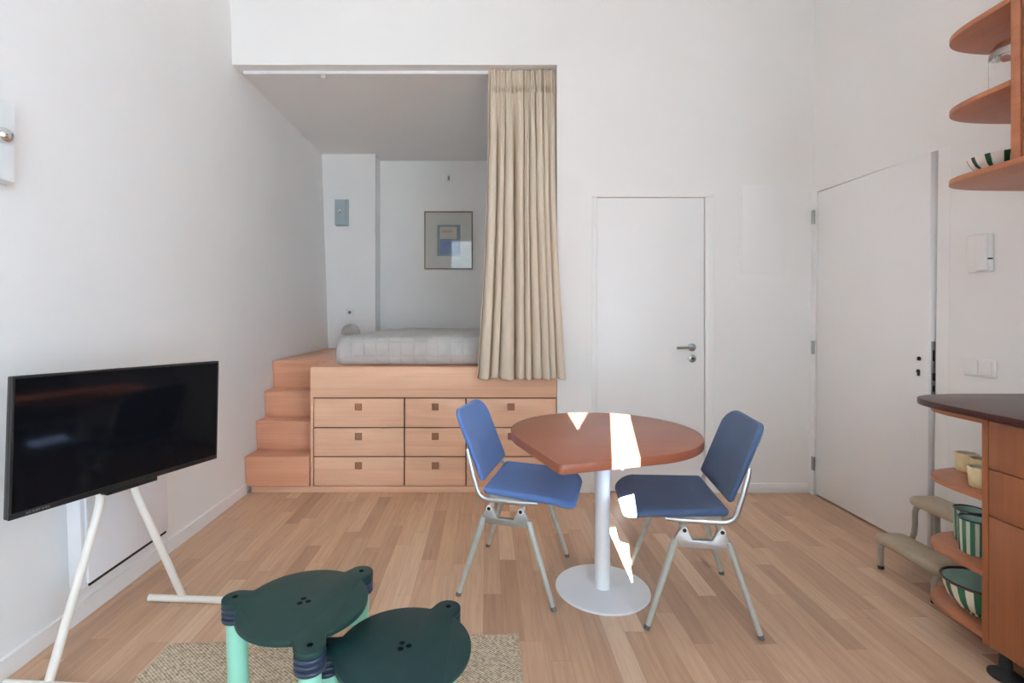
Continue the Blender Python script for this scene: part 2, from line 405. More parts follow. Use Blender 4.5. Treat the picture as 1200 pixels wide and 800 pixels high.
# baseboards
mb = MB(); mb.hexa(lw(YF, 3.43, 0, .068, .014, 0.0)); struct('baseboard_left', mb, M['trimw'])
mb = MB(); mb.box(OX+.004, BX0-.05, YB-.013, YB, 0, .066, .003); mb.box(BX1+.066, 2.19, YB-.013, YB, 0, .066, .003)
struct('baseboard_back', mb, M['trimw'])
# door casings
mb = MB(); mb.box(BX0-.035, BX0, YB-.008, YB, 0, BZ, .003); mb.box(BX1, BX1+.06, YB-.010, YB, 0, BZ, .003)
mb.box(BX0-.035, BX1+.06, YB-.008, YB, BZ+.0005, BZ+.03, .003)
struct('trim_2', mb, M['trimw'])
mb = MB(); mb.hexa(rw(DY0-.065, DY0, 0, DZ+.0, .004, .0)); mb.hexa(rw(DY1, YB-.001, 0, DZ+.0, .004, .0))
struct('trim_3', mb, M['trimw'])
mb = MB(); mb.hexa(rw(-.3, DY0-.068, 0, 2.085, .006, 0)); struct('trim_4', mb, M['wall'])

# white inner door in the back wall
mb = MB(); mb.box(BX0+.002, BX1-.004, YB+.002, YB+.044, .010, BZ-.003, .002)
d1 = struct('door_1', mb, M['doorw'])
mb = MB(); mb.box(BX0, BX1, YB+.046, YB+.11, 0, BZ); struct('door_stop', mb, M['trimw'], d1)
zc = CAM_Z-(407-368)*YB/590
def disc_y(mb, x, z, r, y0, y1, seg=28):
    mb.lathe([(r*.85, 0), (r, .002), (r, abs(y1-y0))], seg=seg, m=Matrix.Translation((x, y0, z)) @ Matrix.Rotation(-PI/2, 4, 'X'))
hx = (811-571)*YB/590
mb = MB(); disc_y(mb, hx, zc, .026, YB-.006, YB+.005); mb.tube([(hx, YB, zc), (hx, YB-.045, zc), (hx-.01, YB-.052, zc), (hx-.12, YB-.052, zc)], .009)
h = build('door_handle', mb, M['steel'], d1)
zc2 = CAM_Z-(420-368)*YB/590
mb = MB(); disc_y(mb, hx, zc2, .026, YB-.006, YB+.005); mk = MB(); mk.box(hx-.005, hx+.012, YB-.0085, YB-.005, zc2-.005, zc2+.006, .001)
h = build('keyhole_plate', mb, M['steel'], d1); build('keyhole', mk, M['rub'], h)

# white entry door on the right wall, standing slightly ajar, handle missing
mb = MB()
def leafx(y): return 2.214 + (3.40-y)*.012
def leaf(y0, y1, z0, z1, a, b):
    return [(leafx(y0)+a,y0,z0),(leafx(y0)+b,y0,z0),(leafx(y1)+b,y1,z0),(leafx(y1)+a,y1,z0),(leafx(y0)+a+.02,y0,z1),(leafx(y0)+b+.02,y0,z1),(leafx(y1)+b+.02,y1,z1),(leafx(y1)+a+.02,y1,z1)]
mb.hexa(leaf(DY0+.012, DY1-.006, .012, DZ-.008, 0, .042), .002)
d2 = struct('door_2', mb, M['doorw'])
mb = MB(); mb.box(2.285, 2.34, DY0, DY1, 0, DZ); struct('door_stop', mb, M['trimw'], d2)
for py in (254, 407, 543):
    z = CAM_Z-(py-368)*3.40/590
    mb = MB(); mb.tube([(2.206, 3.408, z-.045), (2.206, 3.408, z+.045)], .011, 12); build('hinge', mb, M['steel'], d2)
def on_leaf(px, py):
    t = (px-571)/590; y = (2.214+3.40*.012)/(t+.012); return y, CAM_Z-(py-368)*y/590
mb = MB(); y, z = on_leaf(1076, 420); mb.lathe([(0,0),(.011,0),(.011,.004)], seg=20, m=Matrix.Translation((leafx(y)+.006, y, z)) @ Matrix.Rotation(-PI/2, 4, 'Y'))
build('spindle_hole', mb, M['rub'], d2)
mb = MB(); y, z = on_leaf(1075, 436); mb.lathe([(0,0),(.010,0),(.010,.004)], seg=20, m=Matrix.Translation((leafx(y)+.006, y, z+.006)) @ Matrix.Rotation(-PI/2, 4, 'Y'))
mb.box(leafx(y)+.002, leafx(y)+.010, y-.005, y+.005, z-.018, z)
build('keyhole', mb, M['rub'], d2)
ye = DY0+.012
mb = MB(); xx = leafx(ye)+.012; mb.box(xx+.008, xx+.030, ye-.0025, ye+.004, .81, 1.085, .003)
lk = build('lock_plate', mb, M['steel'], d2)
mb = MB(); mb.box(xx+.012, xx+.026, ye-.010, ye, .885, .925, .003); mb.box(xx+.014, xx+.025, ye-.0035, ye, .83, .86); mb.box(xx+.014, xx+.025, ye-.0035, ye, .985, 1.04); build('latch', mb, M['rub'], lk)

# access hatch in the back wall
ax0, ax1 = (868-571)*YB/590, (918-571)*YB/590; az0, az1 = CAM_Z-(320-368)*YB/590, CAM_Z-(218-368)*YB/590
t = thing('access_hatch', 'flush white access hatch high on the back wall between the two doors', 'hatch', ((ax0+ax1)/2, YB, az0))
mb = MB(); mb.box(ax0-.008, ax1+.008, YB-.004, YB-.0005, az0-.008, az1+.008, .001); build('frame', mb, M['trimw'], t)
mb = MB(); mb.box(ax0+.004, ax1-.004, YB-.009, YB-.004, az0+.004, az1-.004, .0015); build('hatch_door', mb, M['doorw'], t)

# ------------------------------------------------------------------ bed platform, stairs, bed
PT = .858; PX0 = -1.212
t = thing('bed_platform', 'raised cherry wood bed platform with nine drawers below the alcove opening', 'bed platform', (-.37, YB, 0))
mb = MB(); mb.box(PX0, OX-.004, YB+.022, 5.385, .05, PT-.022, 0); build('carcass', mb, M['dark'], t)
def pz(py, y=YB): return CAM_Z-(py-368)*y/590
def pxx(px, y=YB): return (px-571)*y/590
mb = MB(); mb.box(PX0, OX-.003, YB, YB+.022, pz(465.5), PT, .0015); build('front_rail', mb, M['ply'], t)
mb = MB(); mb.box(-1.212, OX-.003, YB+.022, 5.385, PT-.022, PT, .0015); build('deck', mb, M['step'], t)
mb = MB(); mb.box(-1.62, OX-.003, YB+.004, YB+.022, 0, pz(570.0), .0015); build('plinth', mb, M['ply'], t)
mb = MB(); mb.box(PX0, PX0+.018, YB+.0, YB+.022, pz(570), pz(465.5), .001); build('side_stile', mb, M['ply'], t)
cols = [(368.0, 473.0), (474.6, 545.2), (546.8, 651.5)]; rows = [(467.0, 500.3), (501.8, 534.3), (535.8, 569.0)]
for ci, (a, b) in enumerate(cols):
    for (r0, r1) in rows:
        d = MB(); d.box(pxx(a), pxx(b), YB+.001, YB+.020, pz(r1), pz(r0), .0015)
        dr = build('drawer', d, M['plyv'], t)
        cx = pxx((420, 510, 599)[ci]); cz = pz((r0+r1)/2-7)
        k = MB()
        s_ = .0235; w_ = .006
        k.box(cx-s_, cx+s_, YB-.006, YB+.004, cz+s_-w_, cz+s_, .001); k.box(cx-s_, cx+s_, YB-.006, YB+.004, cz-s_, cz-s_+w_, .001)
        k.box(cx-s_, cx-s_+w_, YB-.006, YB+.004, cz-s_, cz+s_, .001); k.box(cx+s_-w_, cx+s_, YB-.006, YB+.004, cz-s_, cz+s_, .001)
        k.box(cx-s_+w_*.5, cx+s_-w_*.5, YB-.002, YB+.004, cz-s_+w_*.5, cz+s_-w_*.5)
        pl = build('drawer_pull', k, M['pull'], dr)

t = thing('stairs', 'four cherry wood steps climbing along the left wall to the bed', 'stairs', (-1.44, YB-.02, 0))
ys = [3.425, 3.61, 3.77, 3.93, 5.385]; zs = [.25, .455, .648, PT]
for i in range(4):
    y0, y1 = ys[i], ys[i+1]; zb = .052 if i == 0 else zs[i-1]-.0
    y_end = y1
    xr_ = PX0-.002 if i == 0 else PX0-.003
    p = []
    for z in ((.05 if i == 0 else zs[i-1]), zs[i]-.02):
        p += [(xl(y0,z)+.004, y0+.006, z), (xr_, y0+.006, z), (xr_, y0+.024, z), (xl(y0,z)+.004, y0+.024, z)]
    mb = MB(); mb.hexa(p, .001); build('riser', mb, M['step'], t)
    p = []
    for z in (zs[i]-.02, zs[i]):
        p += [(xl(y0,z)+.004, y0, z), (xr_, y0, z), (xr_, y1+.02 if i < 3 else y1, z), (xl(y1,z)+.004, y1+.02 if i < 3 else y1, z)]
    mb = MB(); mb.hexa(p, .0025); build('landing' if i == 3 else 'tread', mb, M['step'], t)

t = thing('bed', 'low bed under a grey quilted bedspread on the wooden platform', 'bed', (-.33, 4.5, PT))
mb = MB(); mb.box(-1.03, .43, 3.57, 5.40, PT+.001, PT+.17, .03, 3); build('mattress', mb, M['glassw'], t)
def bedfn(x, y, z):
    X = -.325+x-.01; Y = 4.475+y; zz = PT+.104+z
    wv = .006*math.sin(X*23+1.3)+.005*math.sin(Y*17+X*6)
    if z > .02: zz += wv*.8
    if Y < 3.75: Y += .010*math.sin(X*36)*max(0, (.15-abs(z-.02))/.15) if z < .06 else 0
    # hem spreads a little at the bottom
    k = max(0, -z)/.1
    X += (.018*k if x > 0 else -.018*k); 
    return (X, Y, max(zz, PT+.002))
mb = MB(); mb.cushion(.750, .945, .10, .225, .06, bedfn, n=40, rings=22); build('bedspread', mb, M['quilt'], t)

# table lamp beside the bed
t = thing('table_lamp', 'small clear glass dome table lamp on the landing beside the bed', 'lamp', (-1.415, 5.22, PT))
c = (-1.415, 5.22, PT)
mb = MB(); mb.lathe([(0,0),(.055,0),(.058,.006),(.05,.016),(.012,.022),(.01,.16),(.013,.165),(0,.165)], c, 32); build('stem', mb, M['lampw'], t)
mb = MB(); mb.lathe([(.088,.158),(.092,.17),(.088,.20),(.07,.235),(.04,.258),(0,.266),(0,.262),(.038,.254),(.067,.231),(.084,.198),(.088,.17),(.085,.158),(.088,.158)], c, 40, cap=False); build('lamp_shade', mb, M['frost'], t)
mb = MB(); mb.sphere((c[0], c[1], PT+.185), .018); build('bulb', mb, M['lampw'], t)
mb = MB(); mb.tube([(c[0]-.09,c[1],PT+.158)]+[(c[0]-.09*math.cos(a*PI/18), c[1]-.09*math.sin(a*PI/18), PT+.158) for a in range(1, 36)]+[(c[0]-.09,c[1]+.001,PT+.158)], .003, 8); build('shade_rim', mb, M['chrome'], t)
# outlet above it
sx, sz = (410-571)*5.39/590, CAM_Z-(366-368)*5.39/590
t = thing('wall_outlet', 'small white wall outlet on the alcove pier above the glass lamp', 'outlet', (sx, 5.39, sz-.04))
mb = MB(); mb.box(sx-.04, sx+.04, 5.379, 5.3895, sz-.04, sz+.04, .004); pl = build('plate', mb, M['plastic'], t)
mb = MB(); disc_y(mb, sx, sz, .02, 5.3785, 5.3895); build('socket_hole', mb, M['grey'], t)
# wall lamps with chrome ball
def sconce(name, label, mat, loc, rz):
    t = thing(name, label, 'wall lamp', loc, rz, 'box wall lamps with a chrome ball')
    mb = MB(); mb.box(-.068, .068, -.012, -.001, 0, .285, .003); build('back_plate', mb, mat, t, True)
    mb = MB(); mb.prism([(-.066,-.012),(.066,-.012),(.066,-.03),(.036,-.062),(-.066,-.062)], .004, .272, .003); build('body', mb, mat, t, True)
    mb = MB(); mb.sphere((-.01, -.068, .15), .027); build('ball', mb, M['chrome'], t, True)
    mb = MB(); mb.lathe([(.026,0),(.026,.005),(.018,.008)], seg=24, m=Matrix.Translation((-.01,-.060,.15)) @ Matrix.Rotation(PI/2,4,'X')); build('ball_ring', mb, M['steel'], t, True)
    return t
sconce('wall_lamp', 'grey box wall lamp with chrome ball on the alcove pier', M['lampg'], (-1.548, 5.389, 2.163), 0)
sconce('wall_lamp', 'white box wall lamp with chrome ball high on the left wall above the television', M['lampw'], (xl(1.70,1.8)+.001, 1.695, 1.67), PI/2)
# small round fitting with a bent arm on alcove wall
bx, bz = (526-571)*5.63/590, CAM_Z-(208-368)*5.63/590
t = thing('wall_fitting', 'tiny white round fitting on the alcove wall above the framed print', 'hook', (bx, 5.63, bz))
mb = MB(); disc_y(mb, bx, bz, .05, 5.605, 5.629); build('rose', mb, M['plastic'], t)
mb = MB(); mb.tube([(bx, 5.615, bz), (bx, 5.585, bz-.002), (bx+.004, 5.572, bz-.015), (bx+.006, 5.572, bz-.034), (bx-.004, 5.565, bz-.040)], .012, 12); build('bent_arm', mb, M['steel'], t)
# framed print
fy = 5.63; fx0, fx1 = pxx(497.5, fy), pxx(554, fy); fz0, fz1 = pz(315.5, fy), pz(248, fy)
t = thing('framed_print', 'framed blue and beige print with wide mount on the alcove wall above the bed', 'picture', ((fx0+fx1)/2, fy, fz0))
mb = MB(); w = .012
mb.box(fx0, fx1, fy-.03, fy-.001, fz1-w, fz1, .002); mb.box(fx0, fx1, fy-.03, fy-.001, fz0, fz0+w, .002)
mb.box(fx0, fx0+w, fy-.03, fy-.001, fz0+w, fz1-w, .002); mb.box(fx1-w, fx1, fy-.03, fy-.001, fz0+w, fz1-w, .002)
build('frame', mb, M['frame'], t)
mb = MB(); mb.box(fx0+.01, fx1-.01, fy-.012, fy-.004, fz0+.01, fz1-.01); build('mount', mb, M['mount'], t)
qx0, qx1, qz0, qz1 = pxx(512.5, fy), pxx(539.5, fy), pz(300, fy), pz(263.5, fy)
M['pg'] = plain('print_teal_grey', (112,140,148), .7); M['pb'] = plain('print_blue', (74,126,188), .7, var=.12, scale=14); M['pe'] = plain('print_beige', (206,200,182), .7); M['pd'] = plain('print_ink', (46,54,60), .7); M['pl'] = plain('print_light_blue', (110,160,190), .7)
mb = MB(); mb.box(qx0, qx1, fy-.0145, fy-.0122, qz0, qz1); pr = build('print', mb, M['pg'], t)
mb = MB(); mb.box(qx0+.03, qx1-.008, fy-.0155, fy-.0147, qz0+.02, qz0+.185); build('blue_field', mb, M['pb'], pr)
mb = MB(); mb.box(qx0+.03, qx1-.04, fy-.0155, fy-.0147, qz0+.19, qz1-.025); build('beige_field', mb, M['pe'], pr)
for i in range(6):
    a = qx0+.05+i*.02; mb = MB(); mb.tube([(a, fy-.0158, qz1-.085), (a+.008, fy-.0158, qz1-.06), (a+.018, fy-.0158, qz1-.075), (a+.012, fy-.0158, qz1-.088)], .0055, 6, flat=.3); build('ink_mark', mb, M['pd'], pr)
for i in range(4):
    a = qx0+.09+i*.03; mb = MB(); mb.tube([(a, fy-.0158, qz0+.12+.02*(i%2)), (a+.024, fy-.0158, qz0+.135+.02*(i%2))], .006, 6, flat=.3); build('ink_mark', mb, M['pd'], pr)
mb = MB(); mb.box(fx0+w, fx1-w, fy-.024, fy-.022, fz0+w, fz1-w); build('glazing', mb, M['picglass'], t)

# curtain track and curtain
t = thing('curtain_track', 'white curtain track along the top of the alcove opening', 'curtain track', (-.65, 3.545, 2.925))
mb = MB(); mb.box(-1.715, .47, 3.535, 3.556, 2.909, 2.931, .003); build('rail', mb, M['whitem'], t)
mb = MB(); mb.tube([(-1.155+.011*math.sin(a*PI/9), 3.545, 2.896-.011*math.cos(a*PI/9)) for a in range(0, 19)], .0035, 8); build('glider_ring', mb, M['plastic'], t)

def curtain():
    b = bmesh.new(); NX, NZ = 300, 170; zt, zb = 2.918, .79; g = []
    for j in range(NZ+1):
        t = j/NZ; z = zt+(zb-zt)*t
        fl = max(0, (t-.18)/.82)
        xa = .008 - .074*fl**1.7; xb = .466 + .060*max(0, (t-.4)/.6)**1.3
        yc = 3.508 - .125*min(1, t*1.15)
        hd = math.exp(-((t-.062)/.011)**2)      # gathered stitch line under the header
        lo = min(1, max(0, (t-.06)/.25)); amp = .016 + .038*lo
        row = []
        for i in range(NX+1):
            s = i/NX
            sw = s + .030*math.sin(2*PI*s*1.3+.4) + .014*math.sin(2*PI*s*3.1+t*1.2+1) + .012*t*math.sin(5*s+2)
            ph = PI*sw*9
            a2 = amp*(.8+.3*math.sin(s*17+1.1))*(1-.6*hd)
            y = yc + a2*(1-2*abs(math.cos(ph))**.85)
            fine = (1-.80*lo)
            y += fine*.009*(1-2*abs(math.cos(PI*sw*23+.4))) + .0035*(1-.5*lo)*math.sin(2*PI*sw*17+3*t)
            y += hd*.016*(1-2*abs(math.cos(PI*s*27))) + hd*.014 - .006*math.exp(-((t-.085)/.012)**2)
            x = xa+(xb-xa)*s + .22*a2*math.sin(2*ph+.5)*(1 if .02 < s < .98 else 0)
            if x > OX-.03: y = min(y, 3.433) if t > .35 else y
            zz = z + (.006*math.sin(ph+1)+.004*math.sin(s*9))*t**6
            if j == NZ: zz -= .002
            row.append(b.verts.new((x, y, zz)))
        g.append(row)
    for j in range(NZ):
        for i in range(NX): b.faces.new((g[j][i], g[j+1][i], g[j+1][i+1], g[j][i+1]))
    m = MB(); m._merge(b); o = build('curtain', m, M['curtain'], loc=(.24, 3.44, .79), smooth=80)
    md = o.modifiers.new('thickness', 'SOLIDIFY'); md.thickness = .003
    return tag(o, 'long beige pleated linen curtain gathered at the right of the alcove opening', 'curtain')
curtain()

# ------------------------------------------------------------------ dining table
RZ, R, tz = math.radians(242.5), .40, .72; tc = (.502, 2.175)
t = thing('dining_table', 'round cherry wood dining table with one pointed corner on white pedestal', 'table', (.512, 2.24, 0))
out = []
for i in range(91):
    a = RZ + PI/4 + 1.5*PI*i/90; out.append((tc[0]+R*math.cos(a), tc[1]+R*math.sin(a)))
cn = Vector((tc[0]+R*1.414*math.cos(RZ), tc[1]+R*1.414*math.sin(RZ)))
e1 = Vector(out[-1]); e0 = Vector(out[0])
pa = cn+(e1-cn).normalized()*.018; pb = cn+(e0-cn).normalized()*.018
for k in range(5):
    q = k/4; out.append(tuple((1-q)**2*pa+2*q*(1-q)*cn+q*q*pb))
mb = MB(); mb.prism(out, tz-.034, tz, .003, 2); build('tabletop', mb, M['cherry'], t)
pc = (.512, 2.24, 0)
mb = MB(); mb.lathe([(0,0),(.203,0),(.206,.003),(.206,.007),(.203,.010),(.04,.0115),(.0,.0115)], pc, 72); build('base', mb, M['whitem'], t)
mb = MB(); mb.lathe([(.034,.011),(.034,tz-.042),(.11,tz-.042),(.11,tz-.0345)], pc, 40); build('pole', mb, M['whitem'], t)

# ------------------------------------------------------------------ chairs
def make_chair(label, mat, loc, rz):
    t = thing('chair', label, 'chair', loc, rz, 'blue upholstered chairs at the table')
    def seatfn(x, y, z):
        X = .092+x; yy = y*(1+.10*(x/.2)*.5)
        zz = .442+z - (max(0, X-.15)**2)*1.7 + .012*(abs(y)/.22)**2*(1 if X < .2 else .4) + .5*max(0, -.03-X)**2
        return (X, yy, zz)
    mb = MB(); mb.cushion(.198, .222, (.085,.018,.018,.085), .036, .016, seatfn); build('seat', mb, mat, t, True)
    def backfn(x, y, z):                        # x runs up the back, y across
        h = x+.168; k = h/.336
        w = 1 - .06*abs(k-.55)
        X = -.132 - .105*k - .02*k*k + .028*(abs(y)/.2)**2*.8
        return (X+z*.95, y*w, .490+.300*k+.2*z)
    mb = MB(); mb.cushion(.168, .207, (.075,.020,.020,.075), .028, .012, backfn); build('backrest', mb, mat, t, True)
    for s in (-1, 1):
        pts = [(.135, s*.216, .424), (.06, s*.226, .424), (-.075, s*.226, .424)]
        for k in range(1, 7):
            a = PI/2*k/6*.86; pts.append((-.075-.055*math.sin(a), s*.226, .424+.055*(1-math.cos(a))))
        pts += [(-.146, s*.223, .52), (-.168, s*.217, .60), (-.177, s*.211, .632)]
        mb = MB(); mb.tube(pts, [.007]+[.0105]*(len(pts)-2)+[.007], 12, flat=.75); build('side_frame', mb, M['alu'], t, True)
        # cast bridge below the seat with two horns
        pl = [(-.108,.318),(.104,.318),(.099,.352),(.078,.392),(.056,.392),(.046,.372),(.034,.348),(-.038,.348),(-.05,.372),(-.06,.392),(-.082,.392),(-.103,.352)]
        mt = Matrix.Translation((0, s*.212, 0)) @ Matrix.Rotation(PI/2, 4, 'X')
        mb = MB(); mb.prism(pl, -.011, .011, .003, 2, m=mt); br = build('bridge', mb, M['alu'], t, True)
        for hx_ in (-.071, .067):
            mb = MB(); mb.tube([(hx_, s*.19, .39), (hx_, s*.236, .39)], .0125, 16); build('buffer', mb, M['creamm'], br, True)
            mb = MB(); mb.tube([(hx_, s*.2365, .39), (hx_, s*.239, .39)], .0075, 12); build('buffer_hole', mb, M['rub'], br, True)
        for f in (-1, 1):
            x0 = -.099 if f < 0 else .095; x1 = .209*f
            a = Vector((x0, s*.212, .345)); b_ = Vector((x1, s*.24, .0)); foot = a.lerp(b_, .955)
            mb = MB(); mb.tube([a, a.lerp(b_, .2), foot], [.0145, .0135, .0105], 14); lg = build('leg', mb, M['alum'], t, True)
            mb = MB(); mb.tube([foot, b_], [.0115, .0115], 14); build('foot_cap', mb, M['cap'], lg, True)
    for hx_ in (-.071, .067):
        mb = MB(); mb.tube([(hx_, -.2, .39), (hx_, .2, .39)], .008, 12); build('cross_rod', mb, M['alu'], t, True)
    mb = MB(); mb.box(-.09, .09, -.16, .16, .396, .424, .004); build('seat_bracket', mb, M['alu'], t, True)
    return t
make_chair('lighter blue upholstered chair left of the table, turned towards it, on aluminium legs', M['blueL'], (.139, 2.363, 0), math.atan2(-.27, .963))
make_chair('greyer blue upholstered chair right of the table, its seat front lit by sun', M['blueR'], (.861, 2.162, 0), math.atan2(.06, -.401))

# ------------------------------------------------------------------ rug and low stools
def rugmesh():
    b = bmesh.new(); g = []; NX, NY = 130, 130
    x0, x1, y0, y1 = -1.175, .118, .62, 1.925
    for j in range(NY+1):
        row = []
        for i in range(NX+1):
            x = x0+(x1-x0)*i/NX; y = y0+(y1-y0)*j/NY
            y -= .06*(x1-x)/(x1-x0)*(y-y0)/(y1-y0)
            if i in (0, NX): x += rnd.uniform(-.004, .004)
            if j in (0, NY): y += rnd.uniform(-.005, .005)
            e = min(i, NX-i, j, NY-j)
            row.append(b.verts.new((x, y, .001 if e == 0 else .0085+rnd.uniform(-.0007, .0007))))
        g.append(row)
    for j in range(NY):
        for i in range(NX): b.faces.new((g[j][i], g[j][i+1], g[j+1][i+1], g[j+1][i]))
    m = MB(); m._merge(b); return m
tag(build('rug', rugmesh(), M['jute'], loc=(-.53, 1.27, 0), smooth=80), 'woven beige jute rug on the floor under the low green stools', 'rug')

def low_stool(label, loc, hz, ang, mat, cmat):
    t = thing('low_stool', label, 'stool', loc, 0, 'three-legged low stools with round tops')
    D, EW, ER = .175, .0385, .20
    angs = [ang, ang+2*PI/3, ang+4*PI/3]
    outl = []
    for i in range(360):
        th = 2*PI*i/360; r = D
        for a in angs:
            ph = abs((th-a+PI) % (2*PI) - PI)
            if ph < .5:
                sn = math.sin(ph)
                e = ER*math.cos(ph)+math.sqrt(max(0, EW**2-(ER*sn)**2)) if ER*sn <= EW else EW/sn
                k = .012; hh = max(0, min(1, .5+.5*(e-r)/k)); r = r*(1-hh)+e*hh+k*hh*(1-hh)
        outl.append((r*math.cos(th), r*math.sin(th)))
    mb = MB(); mb.prism(outl, hz-.016, hz, .003, 2); top = build('top', mb, mat, t, True)
    for a in angs:
        ex, ey = ER*math.cos(a), ER*math.sin(a)
        prof = [(.030, hz-.062)]
        for k in range(3):
            z0 = hz-.062+k*.0153; prof += [(.037, z0+.002), (.0385, z0+.004), (.0385, z0+.0105), (.037, z0+.0125), (.034, z0+.0135), (.034, z0+.0148)]
        prof.append((.034, hz-.0155))
        mb = MB(); mb.lathe(prof, (ex, ey, 0), 36); build('leg_collar', mb, cmat, t, True)
        mb = MB(); ix, iy = (ER-.012)*math.cos(a), (ER-.012)*math.sin(a)
        mb.tube([(ix, iy, .0098), (ex, ey, hz-.060)], .0275, 28); build('leg', mb, M['mint'], t, True)
        mb = MB(); mb.lathe([(0,0),(.0074,0),(.0078,.0006),(0,.0012)], ((ER+.004)*math.cos(a), (ER+.004)*math.sin(a), hz), 14); build('screw_hole_dot', mb, M['hole'], t, True)
    for k in range(3):
        a = ang+PI/3+2*PI*k/3
        mb = MB(); mb.lathe([(0,0),(.0074,0),(.0078,.0006),(0,.0012)], (.013*math.cos(a), .013*math.sin(a), hz), 14); build('screw_hole_dot', mb, M['hole'], t, True)  # centre holes, drawn as dark discs like the ear screws
    return t
low_stool('dark green three-legged low stool on mint legs, the taller one overlapping the other', (-.513, 1.408, 0), .42, math.radians(174), M['green'], M['collar'])
low_stool('dark teal three-legged low stool tucked under the edge of the taller one', (-.217, 1.309, 0), .36, math.radians(60), M['teal'], M['collar'])

# ------------------------------------------------------------------ television on its stand, heater
P0 = Vector((-1.43, 1.50)); P1 = Vector((-1.198, 2.226)); mid = (P0+P1)/2; dv = (P1-P0).normalized()
TVW = (P1-P0).length; ang = math.atan2(dv.y, dv.x)      # local x runs along the screen, away from the window; local -y faces the room
t = thing('television', 'black flat television switched off on a white tube stand', 'television', (mid.x, mid.y, .595), ang)
t.rotation_euler = (0, math.radians(1.5), ang)
hw, th = TVW/2, .43
mb = MB(); mb.box(-hw, hw, 0, .022, 0, th, .004); mb.box(-hw*.6, hw*.6, .02, .048, .05, th*.7, .012); build('housing', mb, M['tvb'], t, True)
mb = MB(); b_ = .008
mb.box(-hw, hw, -.004, .002, 0, .018, .0015); mb.box(-hw, hw, -.004, .002, th-b_, th, .0015); mb.box(-hw, -hw+b_, -.004, .002, .018, th-b_, .0015); mb.box(hw-b_, hw, -.004, .002, .018, th-b_, .0015)
bz_ = build('bezel', mb, M['tvb'], t, True)
mb = MB(); mb.box(-hw+b_, hw-b_, -.0015, .001, .018, th-b_); build('screen', mb, M['screen'], t, True)
mb = MB()
for i, wd in enumerate((.006,.004,.005,.006,.003,.005,.006,.004)): mb.box(-hw+.045+i*.0085, -hw+.045+i*.0085+wd, -.0046, -.0038, .0065, .0125)
build('logo', mb, M['cap'], bz_, True)
mb = MB(); mb.box(-.09, .10, -.002, .035, -.016, -.001, .002); build('foot_bracket', mb, M['tvb'], t, True)

t = thing('television_stand', 'white tubular floor stand with two splayed legs under the television', 'stand', (mid.x, mid.y, 0))
nrm = Vector((dv.y, -dv.x)); bk = -nrm          # bk points to the wall
def tvp(s, off, z): q = mid+dv*s+bk*off; return (q.x, q.y, z)
fl, fr = (-1.437, 1.650), (-1.300, 2.150)
for s, f, lean in ((-.062, fl, -.012), (.062, fr, .012)):
    top = tvp(s, .076, .90); a = tvp(s, .074, .585); a1 = tvp(s, .070, .545); 
    b1 = Vector(a1); e = Vector((f[0], f[1], .016)); pts = [top, a]
    for k in range(1, 6):
        q = k/6; c0, c1, c2 = Vector(a), Vector(tvp(s, .070, .545)), b1.lerp(e, .08); pts.append(tuple((1-q)**2*c0+2*q*(1-q)*c1+q*q*c2))
    pts += [tuple(b1.lerp(e, .1)), tuple(e)]
    mb = MB(); mb.tube(pts, .0145, 16); build('leg', mb, M['creamm'], t)
    x0 = f[0]-.135; x1 = f[0]+(.24 if f is fl else .30); slope = -.03/.32
    mb = MB(); mb.tube([(x0, f[1]-.004, .0145), (x1, f[1]-.03, .0145)], .0135, 16); bar = build('foot_bar', mb, M['creamm'], t)
    for xx_, yy_ in ((x0, f[1]-.004), (x1, f[1]-.03)):
        mb = MB(); sgn = -1 if xx_ == x0 else 1; mb.tube([(xx_, yy_, .0145), (xx_+sgn*.006, yy_, .0145)], .0142, 16); build('end_cap', mb, M['plastic'], bar)
for z in (.70, .86):
    mb = MB(); a = Vector(tvp(-.11, .075, z)); b_ = Vector(tvp(.11, .075, z)); mb.tube([a, b_], .010, 12); build('cross_bar', mb, M['creamm'], t)

t = thing('wall_heater', 'white panel heater on the left wall behind the television stand', 'heater', (-1.6, 2.19, .16))
def hx(y0, y1, z0, z1, a, b): 
    return [(xl(y0,z0)+a,y0,z0),(xl(y0,z0)+b,y0,z0),(xl(y1,z0)+b,y1,z0),(xl(y1,z0)+a,y1,z0),(xl(y0,z1)+a,y0,z1),(xl(y0,z1)+b,y0,z1),(xl(y1,z1)+b,y1,z1),(xl(y1,z1)+a,y1,z1)]
mb = MB(); mb.hexa(hx(1.93, 2.45, .165, .62, .03, .085), .006); build('casing', mb, M['rad'], t)
mb = MB(); mb.hexa(hx(1.945, 2.44, .180, .605, .0865, .098), .005); build('front_panel', mb, M['rad'], t)
mb = MB(); mb.hexa(hx(1.955, 2.43, .168, .176, .086, .093)); build('outlet_slot', mb, M['rub'], t)
for y in (2.0, 2.36):
    mb = MB(); mb.hexa(hx(y-.02, y+.02, .14, .55, .002, .03), .002); build('wall_bracket', mb, M['rad'], t)

